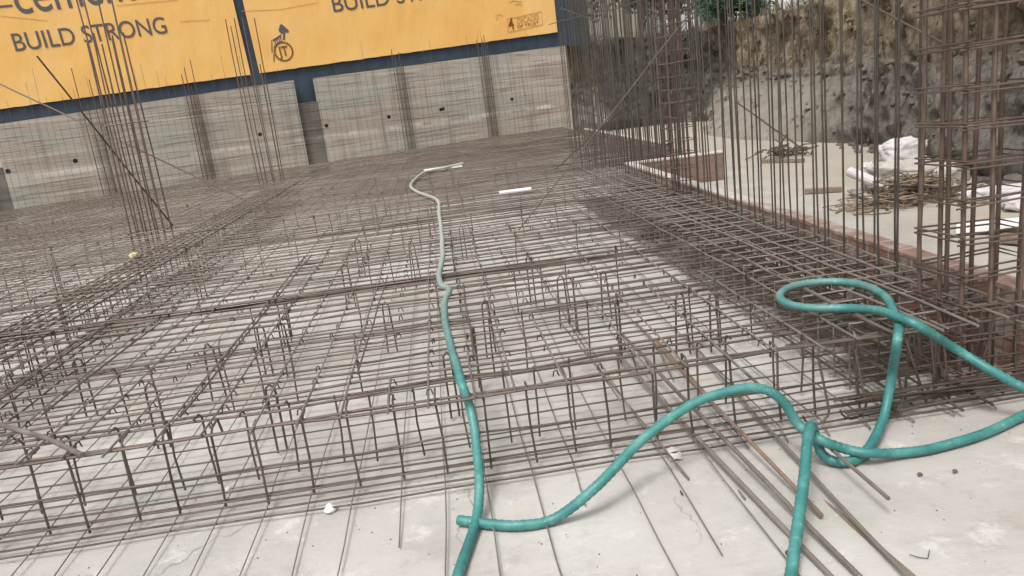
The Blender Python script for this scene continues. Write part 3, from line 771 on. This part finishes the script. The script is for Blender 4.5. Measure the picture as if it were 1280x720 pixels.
hpoly([(340, 50), (351, 43), (352, 45), (342, 52)][::-1])
hpoly([(342, 58), (352, 51), (352, 52.5), (343, 59.5)][::-1])
for k in range(4): hpoly([(343 + k * 2.3, 51 - k * 1.5), (344 + k * 2.3, 50.3 - k * 1.5), (345.4 + k * 2.3, 56.5 - k * 1.5), (344.4 + k * 2.3, 57.2 - k * 1.5)][::-1])
hpoly([(339, 50), (340, 50), (340.5, 66), (339.5, 66)][::-1])
hpoly([(341.5, 68), (343, 68), (343, 77), (341.8, 77)][::-1])
hm.build('hammer_mark', M_INK, right_b)
bx = [bp(634, 24), bp(677, 14.5), bp(678, 31), bp(635.5, 40.5)]
stroke(right_b, [bx[0], bx[1], bx[2], bx[3], bx[0]], .018, M_INKPALE, 'box_outline')
text('4', bp(636.8, 38), bp(643.5, 36.5), .34, 'number', right_b, M_INKBROWN, OT + .002, .012)
text('DECADES', bp(647, 30), bp(674, 24.2), .17, 'small_print', right_b, M_INKPALE, OT + .002, .004)
text('OF TRUST', bp(647, 35.6), bp(673.5, 30), .085, 'small_print', right_b, M_INKBROWN, OT + .002, .0)
for P in ([(636, 4), (641, 1), (652, 2.5)], [(644, 6), (649, 5), (653, 7)], [(619, 20), (624, 18), (628, 20)], [(620, 25), (623, 22)]):
    stroke(right_b, [bp(*p) for p in P], .018, M_INKPALE, 'line_drawing')
for P, par in (([(302, 14), (350, 12), (398, 3)], right_b), ([(145, 7), (222, 0)], left_b), ([(0, 20), (60, 26)], left_b), ([(225, 27), (262, 25)], left_b)):
    stroke(par, [bp(*p) for p in P], .012, M_INKPALE, 'seam')

# ------------------------------------------------------------------ cut earth bank on the right
path = [(5.75, -3), (5.85, 0), (5.9, 3), (6.05, 5.5), (6.26, 8), (7.0, 11.3), (7.8, 14.7), (8.1, 18.5), (8.6, 22), (8.2, 24.3), (6.6, 25.1), (5.2, 25.3), (4.3, 25.0), (3.0, 25.4), (0, 26.5)]
pp = spline([(a, c, 0) for a, c in path], .07)
cols = []
def bank_h(s): 
    y = s.y
    return 3.6 if y < 6 else (3.6 - (y - 6) * .11 if y < 15 else 2.6 + .02 * (y - 15)) 
for i, p in enumerate(pp):
    t = (pp[min(i + 1, len(pp) - 1)] - pp[max(i - 1, 0)]).normalized(); n_ = Vector((t.y, -t.x, 0)); h = bank_h(p)
    col = []
    for j in range(61):
        f = j / 60; z = f * h; back = .10 * f * h + .18 * math.sin(f * 3.0) * .3
        q = Vector((p.x * .9, p.y * .9, z))
        d = .30 * noise.noise(q * .55) + .20 * noise.noise(Vector((q.x * 1.7, q.y * 1.7, z * .9)) + Vector((7, 0, 0))) + .15 * noise.noise(Vector((q.x * 4, q.y * 4, z * 2.2))) + .11 * noise.noise(Vector((q.x * 9, q.y * 9, z * 5))) + .05 * noise.noise(Vector((q.x * 19, q.y * 19, z * 12)))
        st = z - 1.35 - .25 * noise.noise(Vector((q.x, q.y, 4)))
        d += -.09 if st < 0 else .07                   # clay foot is undercut by the brown soil
        d -= .25 * max(0, 1 - f * 5) * (1 + noise.noise(q * 2))    # slumped toe
        sm = max(0, 1 - ((p.y - 18) / 5.0) ** 2) if p.x > 7 else 0
        back -= sm * max(0, 1.25 - z) * 1.25; d *= 1 - .75 * sm * (z < 1.2)
        w_ = min(1, f * 6 + .3)
        col.append(p + n_ * (back + d * w_) + UP * (z - .02 if j else -.05))
    e = col[-1]
    for k in (.25, .6, 1.2, 2.5, 5, 10, 20):
        col.append(Vector((e.x, e.y, h)) + n_ * k + UP * (.10 * noise.noise((e.x * 1.5 + k, e.y * 1.5, 3)) + min(k * .03, .3)))
    cols.append(col)
bk = MB().grid(cols); bk.f = [tuple(reversed(f)) for f in bk.f]
tag(bk.build('earth_bank', M_BANK, None, True), kind='structure')
# weeds on the bank top: uncountable
wd = MB()
for k in range(2600):
    i = random.randrange(40, len(pp) - 30); c = cols[i]; base = c[60].lerp(c[63], random.random()) + UP * .0
    hh = random.uniform(.06, .32) * (1.3 if random.random() < .3 else 1)
    a = random.uniform(0, 6.28); s_ = Vector((math.cos(a), math.sin(a), 0)) * random.uniform(.008, .03); ln = Vector((jit(.15), jit(.15), 0))
    k0 = len(wd.v); wd.v += [base - s_, base + s_, base + ln + UP * hh]; wd.f.append((k0, k0 + 1, k0 + 2))
tag(wd.build('dry_weeds', M_WEED), 'dry weeds and grass along the top of the earth bank', 'weeds', None, 'stuff')
rt = MB()
for k in range(230):
    i = random.randrange(60, len(pp) - 20); c = cols[i][random.randrange(20, 58)]
    p = c + Vector((-.02, 0, 0)); P = [p]
    for q in range(4): p = p + Vector((jit(.05) - .02, jit(.06), -random.uniform(.02, .1))); P.append(p)
    rt.tube(P, random.uniform(.003, .009), 4)
tag(rt.build('hanging_roots', M_BARK), 'thin roots hanging out of the earth bank face', 'roots', None, 'stuff')
cl = MB()
def lump(mb, c, s, seed, n1=7, n2=9):
    rows = []
    for i in range(n1 + 1):
        th = math.pi * i / n1; r = []
        for j in range(n2 + 1):
            ph = 2 * math.pi * (j % n2) / n2; d = Vector((math.sin(th) * math.cos(ph), math.sin(th) * math.sin(ph), math.cos(th)))
            k = 1 + .45 * noise.noise(d * 1.6 + Vector((seed * 3.1, seed, 0)))
            r.append(c + Vector((d.x * s[0], d.y * s[1], d.z * s[2])) * k)
        rows.append(r)
    mb.grid(list(reversed(rows)))
for k in range(420):
    i = random.randrange(60, len(pp) - 60); p = pp[i]; t = (pp[i + 1] - p).normalized(); n_ = Vector((t.y, -t.x, 0))
    s = random.uniform(.015, .07) * (2 if random.random() < .08 else 1)
    lump(cl, p - n_ * abs(random.gauss(.0, .35)) + n_ * .12 + UP * s * .3, (s, s * random.uniform(.7, 1.4), s * .7), k, 4, 6)
tag(cl.build('soil_clods', M_BANK), 'fallen clods of soil along the foot of the bank', 'clods', None, 'stuff')

st = MB()
for k in range(900):
    i = random.randrange(60, len(pp) - 60); j = random.randrange(2, 60); c = cols[i][j]
    s = random.uniform(.015, .05) * (2.2 if random.random() < .07 else 1)
    lump(st, c + Vector((-.02, 0, 0)), (s, s * random.uniform(.7, 1.5), s * random.uniform(.5, 1)), k * 1.7, 4, 6)
tag(st.build('bank_stones', M_BANK), 'stones and lumps of soil sticking out of the earth bank', 'stones', None, 'stuff')
# ------------------------------------------------------------------ debris by the bank
def sack(label, c, s, rot, seed, m, name='sack', cat='sack', group='discarded sacks'):
    mb = MB(); rows = []; n1, n2 = 30, 42; Rm = Matrix.Rotation(rot, 3, 'Z'); c = Vector(c)
    for i in range(n1 + 1):
        th = math.pi * i / n1; r = []
        for j in range(n2 + 1):
            ph = 2 * math.pi * (j % n2) / n2; d = Vector((math.sin(th) * math.cos(ph), math.sin(th) * math.sin(ph), math.cos(th)))
            e = Vector([math.copysign(abs(v) ** .7, v) for v in d])
            k = 1 + .22 * noise.noise(d * 2 + Vector((seed, 0, 0))) + .13 * abs(noise.noise(d * 4.5 + Vector((0, seed, 0)))) + .12 * noise.noise(d * 8 + Vector((0, seed, 2))) + .06 * noise.noise(d * 17 + Vector((4, seed, 2)))
            v = Vector((e.x * s[0], e.y * s[1], e.z * s[2])) * k
            if v.z < -s[2] * .6: v.z = -s[2] * .6
            r.append(c + Rm @ v)
        rows.append(r)
    mb.grid(list(reversed(rows)))
    return tag(mb.build(name, m, None, True, origin=c), label, cat, group)
sack('pinkish white crumpled sack on top of the heap by the bank', (5.22, 8.45, .40), (.26, .18, .15), .3, 3.1, M_SACK)
sack('flattened dusty sack under the crumpled white one', (5.18, 8.35, .16), (.38, .27, .18), -.2, 7.7, M_SACKGREY)
sack('small white sack slumped left of the heap', (4.98, 8.62, .20), (.15, .13, .11), .8, 12.3, M_SACK)
sack('grey plaster bag lying right of the white heap behind the rope', (5.52, 8.1, .12), (.22, .18, .15), .5, 17.9, M_SACKGREY)
sack('long white bag lying behind the right column cage', atz(1252, 243, .06), (.34, .13, .09), -.35, 21.3, M_SACK)
sack('white bag lying farther right beside the long one', atz(1300, 252, .06), (.3, .14, .10), -.2, 29.3, M_SACK)
rod('pole', [atz(1062, 214, .30), atz(1138, 246, .06)], .055, 'thick white pole propped on the sack heap', M_SACK, 'pole', None, 12, .3, .006)
rod('pole', [atz(1062, 238, .05), atz(1100, 253, .04)], .03, 'short pale pole on the floor in front of the sack heap', M_SACKGREY, 'pole', None, 10, .2, .004)
rp = MB(); cc = atz(1142, 252, .0)
for k in range(150):
    a = random.uniform(0, 6.28); r0 = abs(random.gauss(0, .30)); c = cc + Vector((math.cos(a) * r0 * 1.5, math.sin(a) * r0 * .75, 0)); zz = max(.012, .30 * math.exp(-(r0 / .30) ** 2) * random.random())
    P = []; a0 = random.uniform(0, 6.28); rr = random.uniform(.05, .2)
    for q in range(7):
        t = a0 + q * random.uniform(.35, .8); P.append(c + Vector((math.cos(t) * rr * 1.4, math.sin(t) * rr, max(.01, zz + jit(.03)))))
    rp.tube(P, random.uniform(.005, .011), 5)
tag(rp.build('rope_heap', M_ROPE, origin=cc), 'tangled heap of brown coir rope on the floor beside the sacks', 'rope')
def plank(label, a, b_, wd_, th, m, name='plank', z=0.0):
    a, b_ = Vector(a), Vector(b_); d = b_ - a; s = d.cross(UP).normalized() * wd_
    return tag(MB().box(a, d, s, UP * th).build(name, m, None, origin=a), label, 'plank', None)
plank('long thin plank lying across the floor below the twigs', atz(953, 203, .01), atz(1006, 202, .01), .06, .05, M_WOOD)
plank('short brown plank on the floor behind the upright bars', atz(1006, 241, .01), atz(1052, 238, .01), .09, .05, M_WOOD)
plank('white board leaning low behind the right column cage', atz(1196, 283, .02), atz(1275, 276, .06), .30, .03, M_WHITE, 'board')
plank('dark plank end lying behind the right column cage', atz(1255, 300, .02), atz(1310, 305, .02), .10, .06, M_WOOD)
for k, (a, b_, lab) in enumerate((((921, 128), (1004, 187), 'long dark stick leaning against the earth bank'), ((971, 187), (983, 168), 'short dark stick standing crosswise on the twigs'))):
    rod('stick', [aty(*a, 15.6 if k == 0 else 12.9), atz(*b_, .06) if k == 0 else aty(*b_, 13)], .017, lab, M_BARK, 'stick', None, 6)
tg = MB(); cc = atz(980, 196, 0)
for k in range(45):
    p = cc + Vector((random.gauss(0, .16), random.gauss(0, .14), .02 + random.random() * .15)); P = [p]
    for q in range(3): p = p + Vector((jit(.16), jit(.12), jit(.06))); p.z = max(p.z, .01); P.append(p)
    tg.tube(P, random.uniform(.006, .014), 4)
tag(tg.build('twig_pile', M_BARK, origin=cc), 'untidy pile of twigs and bark on the floor under the dark stick', 'twigs')
tg = MB(); cc = atz(938, 170, 0)
for k in range(40):
    p = cc + Vector((random.gauss(0, .13), random.gauss(0, .12), .02 + random.random() * .12)); P = [p]
    for q in range(3): p = p + Vector((jit(.16), jit(.12), jit(.05))); p.z = max(p.z, .01); P.append(p)
    tg.tube(P, random.uniform(.008, .016), 4)
tag(tg.build('twig_pile', M_BARK, origin=cc), 'small dark pile of twigs farther back by the foot of the bank', 'twigs')
# on the mat and on the floor in front
p, q = atz(532, 215, .405), atz(578, 208.5, .405)
d = q - p; s = Vector((-d.y, d.x, 0)).normalized() * .24
bd = MB().box(p, d, s, UP * .03).build('form_board', M_WHITE, None, origin=p); tag(bd, 'white board lying on the mat under the far end of the long hose', 'board')
rod('plastic_pipe', [atz(624, 241, .42), atz(664, 236, .42)], .022, 'short white plastic pipe lying alone on the mat', M_WHITE, 'pipe', None, 10, .2, .001)
def cover(label, px, py, s, m, z=0):
    c = atz(px, py, z); mb = MB(); lump(mb, c + UP * s * .5, (s, s * .9, s * .6), px, 6, 8); tag(mb.build('cover_block', m, None, origin=c), label, 'spacer block', 'spacer blocks')
cover('white lump of foam under the front edge bars left of the hose', 413, 640, .03, M_WHITE)
cover('small yellowish block on the far mat below the tall bar bundle', 168, 322, .05, M_YEL, .4)
cover('tiny white chip at the foot of the front edge left of the foam lump', 285, 612, .014, M_WHITE)
c = atz(843, 573, 0); MB_ = MB().grid([[c + Vector((-.028 + .028 * i, -.03 + .03 * j, .006 + .008 * ((i + j) % 2) + .014 * j)) for i in range(3)] for j in range(3)])
o = MB_.build('paper_scrap', M_SACK, None, True, origin=c); md = o.modifiers.new('thick', 'SOLIDIFY'); md.thickness = .003; tag(o, 'scrap of white paper caught under the front edge bars', 'paper')
for (px, py, lab) in ((1150, 594, 'dark dry leaf on the clean floor right of the hoses'), (1194, 590, 'tiny dry leaf on the floor at the right edge'), (985, 692, 'dark fleck of bark between the loose rods')):
    c = atz(px, py, .006); o = MB().grid([[c + Vector((-.010 + .010 * i, .004 * (j - 1) * (2 if i == 1 else 1), .004 * (i % 2) + .003 * j)) for i in range(3)] for j in range(3)]).build('leaf', M_BARK, None, origin=c)
    md = o.modifiers.new('thick', 'SOLIDIFY'); md.thickness = .0015; tag(o, lab, 'leaf')
c = atz(1150, 697, .006)
tag(MB().tube([c + Vector((-.03, .01, .01)), c, c + Vector((.02, -.01, .0)), c + Vector((.04, .012, .012))], .0016, 5).build('wire_clipping', M_WIRE, None, origin=c), 'bent clipping of binding wire on the floor near the bottom right', 'wire')
gr = MB()
for k in range(300):
    c = Vector((random.uniform(-3, 3.4), random.uniform(1.7, 3.3), .0)); s = random.uniform(.001, .0035)
    lump(gr, c + UP * s * .5, (s, s * 1.3, s * .7), k, 3, 5)
tag(gr.build('grit', M_MUD), 'scattered grit and crumbs on the concrete floor', 'grit', None, 'stuff')

# ------------------------------------------------------------------ trees and buildings beyond the bank
def tree(label, base, h, rad, m, seed, n=2600, ls=.10):
    random.seed(seed); base = Vector(base)
    t = thing('tree', label, 'tree', base, 'trees beyond the bank')
    tk = MB(); tk.tube([base, base + Vector((jit(.1), jit(.1), h * .35)), base + Vector((jit(.3), jit(.3), h * .75))], .1, 8, True, [.13, .10, .04])
    cl_ = []
    for k in range(16):
        a = random.uniform(0, 6.28); rr = rad * random.uniform(.3, 1); c = base + Vector((math.cos(a) * rr, math.sin(a) * rr, h * random.uniform(.25, 1.0))); cl_.append((c, random.uniform(.25, .55) * rad))
        tk.tube([base + UP * h * random.uniform(.15, .5), (base + UP * h * .5).lerp(c, .6), c], .03, 5, True, [.05, .03, .012])
    tk.build('trunk', M_BARK, t)
    lf = MB()
    for k in range(n):
        c, r = random.choice(cl_); d = Vector((random.gauss(0, 1), random.gauss(0, 1), random.gauss(0, .8))).normalized() * r * random.random() ** .4
        p = c + d; a = Vector((jit(1), jit(1), jit(.6))).normalized() * ls * random.uniform(.6, 1.4); b2 = a.cross(Vector((jit(1), jit(1), jit(1)))).normalized() * ls * .35
        lf.quad(p - a, p + b2, p + a, p - b2)
    lf.build('crown', m, t)
tree('bushy blue green tree on the bank top left of the white post', aty(945, 26, 22.5), 3.0, 1.5, M_LEAF1, 5, 4200, .12)
tree('olive leafed tree behind the dense upright bars', aty(805, 60, 29), 5.0, 2.2, M_LEAF2, 6, 4200, .14)
tree('thin olive tree between the hoarding end and the narrow column cage', aty(832, 55, 31), 5.0, 1.2, M_LEAF2, 8, 3600, .14)
tree('small dark bush on the bank top near the pale building', aty(905, 30, 23), 1.1, .8, M_LEAF1, 9, 1500, .09)
random.seed(77)
def building(label, c, sx, sy, h, m, floors):
    t = thing('building', label, 'building', c); c = Vector(c)
    MB().box(c, (sx, 0, 0), (0, sy, 0), (0, 0, h)).build('walls', m, t)
    MB().box(c + Vector((-.15, -.15, h)), (sx + .3, 0, 0), (0, sy + .3, 0), (0, 0, .2)).build('roof', M_PAINT, t)
    for k in range(floors):
        for i in range(int(sx / 2.2)):
            w0 = c + Vector((.6 + i * 2.2, -.03, 1.0 + k * 2.9))
            f = MB().box(w0, (1.1, 0, 0), (0, .028, 0), (0, 0, 1.3)).build('window', M_PAINTG, t)
            MB().box(w0 + Vector((.06, -.012, .06)), (.98, 0, 0), (0, .01, 0), (0, 0, 1.18)).build('pane', M_GLASS, f)
    return t
building('pale rendered building beyond the bank left of the bushy tree', (12.6, 38, 2.4), 6.6, 6, 8.4, M_PAINT, 3)
building('weathered olive grey building behind the dense uprights', (4.2, 42, 2.4), 7.6, 7, 7.5, M_PAINTG, 0)
c = aty(983, 18, 18.5)
tag(MB().tube([c - UP * .3, c + UP * 1.6], .09, 10).build('post', M_PAINT, None, origin=c), 'thick white post standing on the bank top right of the bushy tree', 'post')

# ------------------------------------------------------------------ light, sky, camera
w = bpy.data.worlds.new('World'); bpy.context.scene.world = w; w.use_nodes = True
nt = w.node_tree; bg = nt.nodes['Background']; bg.inputs[1].default_value = 0.11
sky = nt.nodes.new('ShaderNodeTexSky'); sky.sky_type = 'NISHITA'; sky.sun_disc = False
EL, AZ = R(58), R(-150)
sky.sun_elevation = EL; sky.sun_rotation = AZ; sky.dust_density = 6; sky.air_density = 1.2; sky.ozone_density = 1
hs = nt.nodes.new('ShaderNodeHueSaturation'); hs.inputs['Saturation'].default_value = 0.28     # overcast: the blue is veiled
nt.links.new(sky.outputs[0], hs.inputs['Color']); nt.links.new(hs.outputs[0], bg.inputs[0])
sl = bpy.data.lights.new('sun', 'SUN'); sl.energy = 1.3; sl.angle = R(14); sl.color = (1, .975, .94)
so = bpy.data.objects.new('sun', sl); C.objects.link(so)
sd = Vector((math.sin(AZ) * math.cos(EL), math.cos(AZ) * math.cos(EL), math.sin(EL)))
so.rotation_euler = sd.to_track_quat('Z', 'Y').to_euler()

cd = bpy.data.cameras.new('camera'); cam = bpy.data.objects.new('camera', cd); C.objects.link(cam)
cd.sensor_width = 36; cd.lens = F / 1280 * 36; cd.clip_start = .05; cd.clip_end = 2000
X, Dn, Fw = CAM
cam.matrix_world = Matrix(((X.x, -Dn.x, -Fw.x, EYE.x), (X.y, -Dn.y, -Fw.y, EYE.y), (X.z, -Dn.z, -Fw.z, EYE.z), (0, 0, 0, 1)))
sc = bpy.context.scene; sc.camera = cam
vs = sc.view_settings; vs.view_transform = 'Standard'; vs.look = 'None'; vs.gamma = 1; vs.use_curve_mapping = False; vs.exposure = 0.66
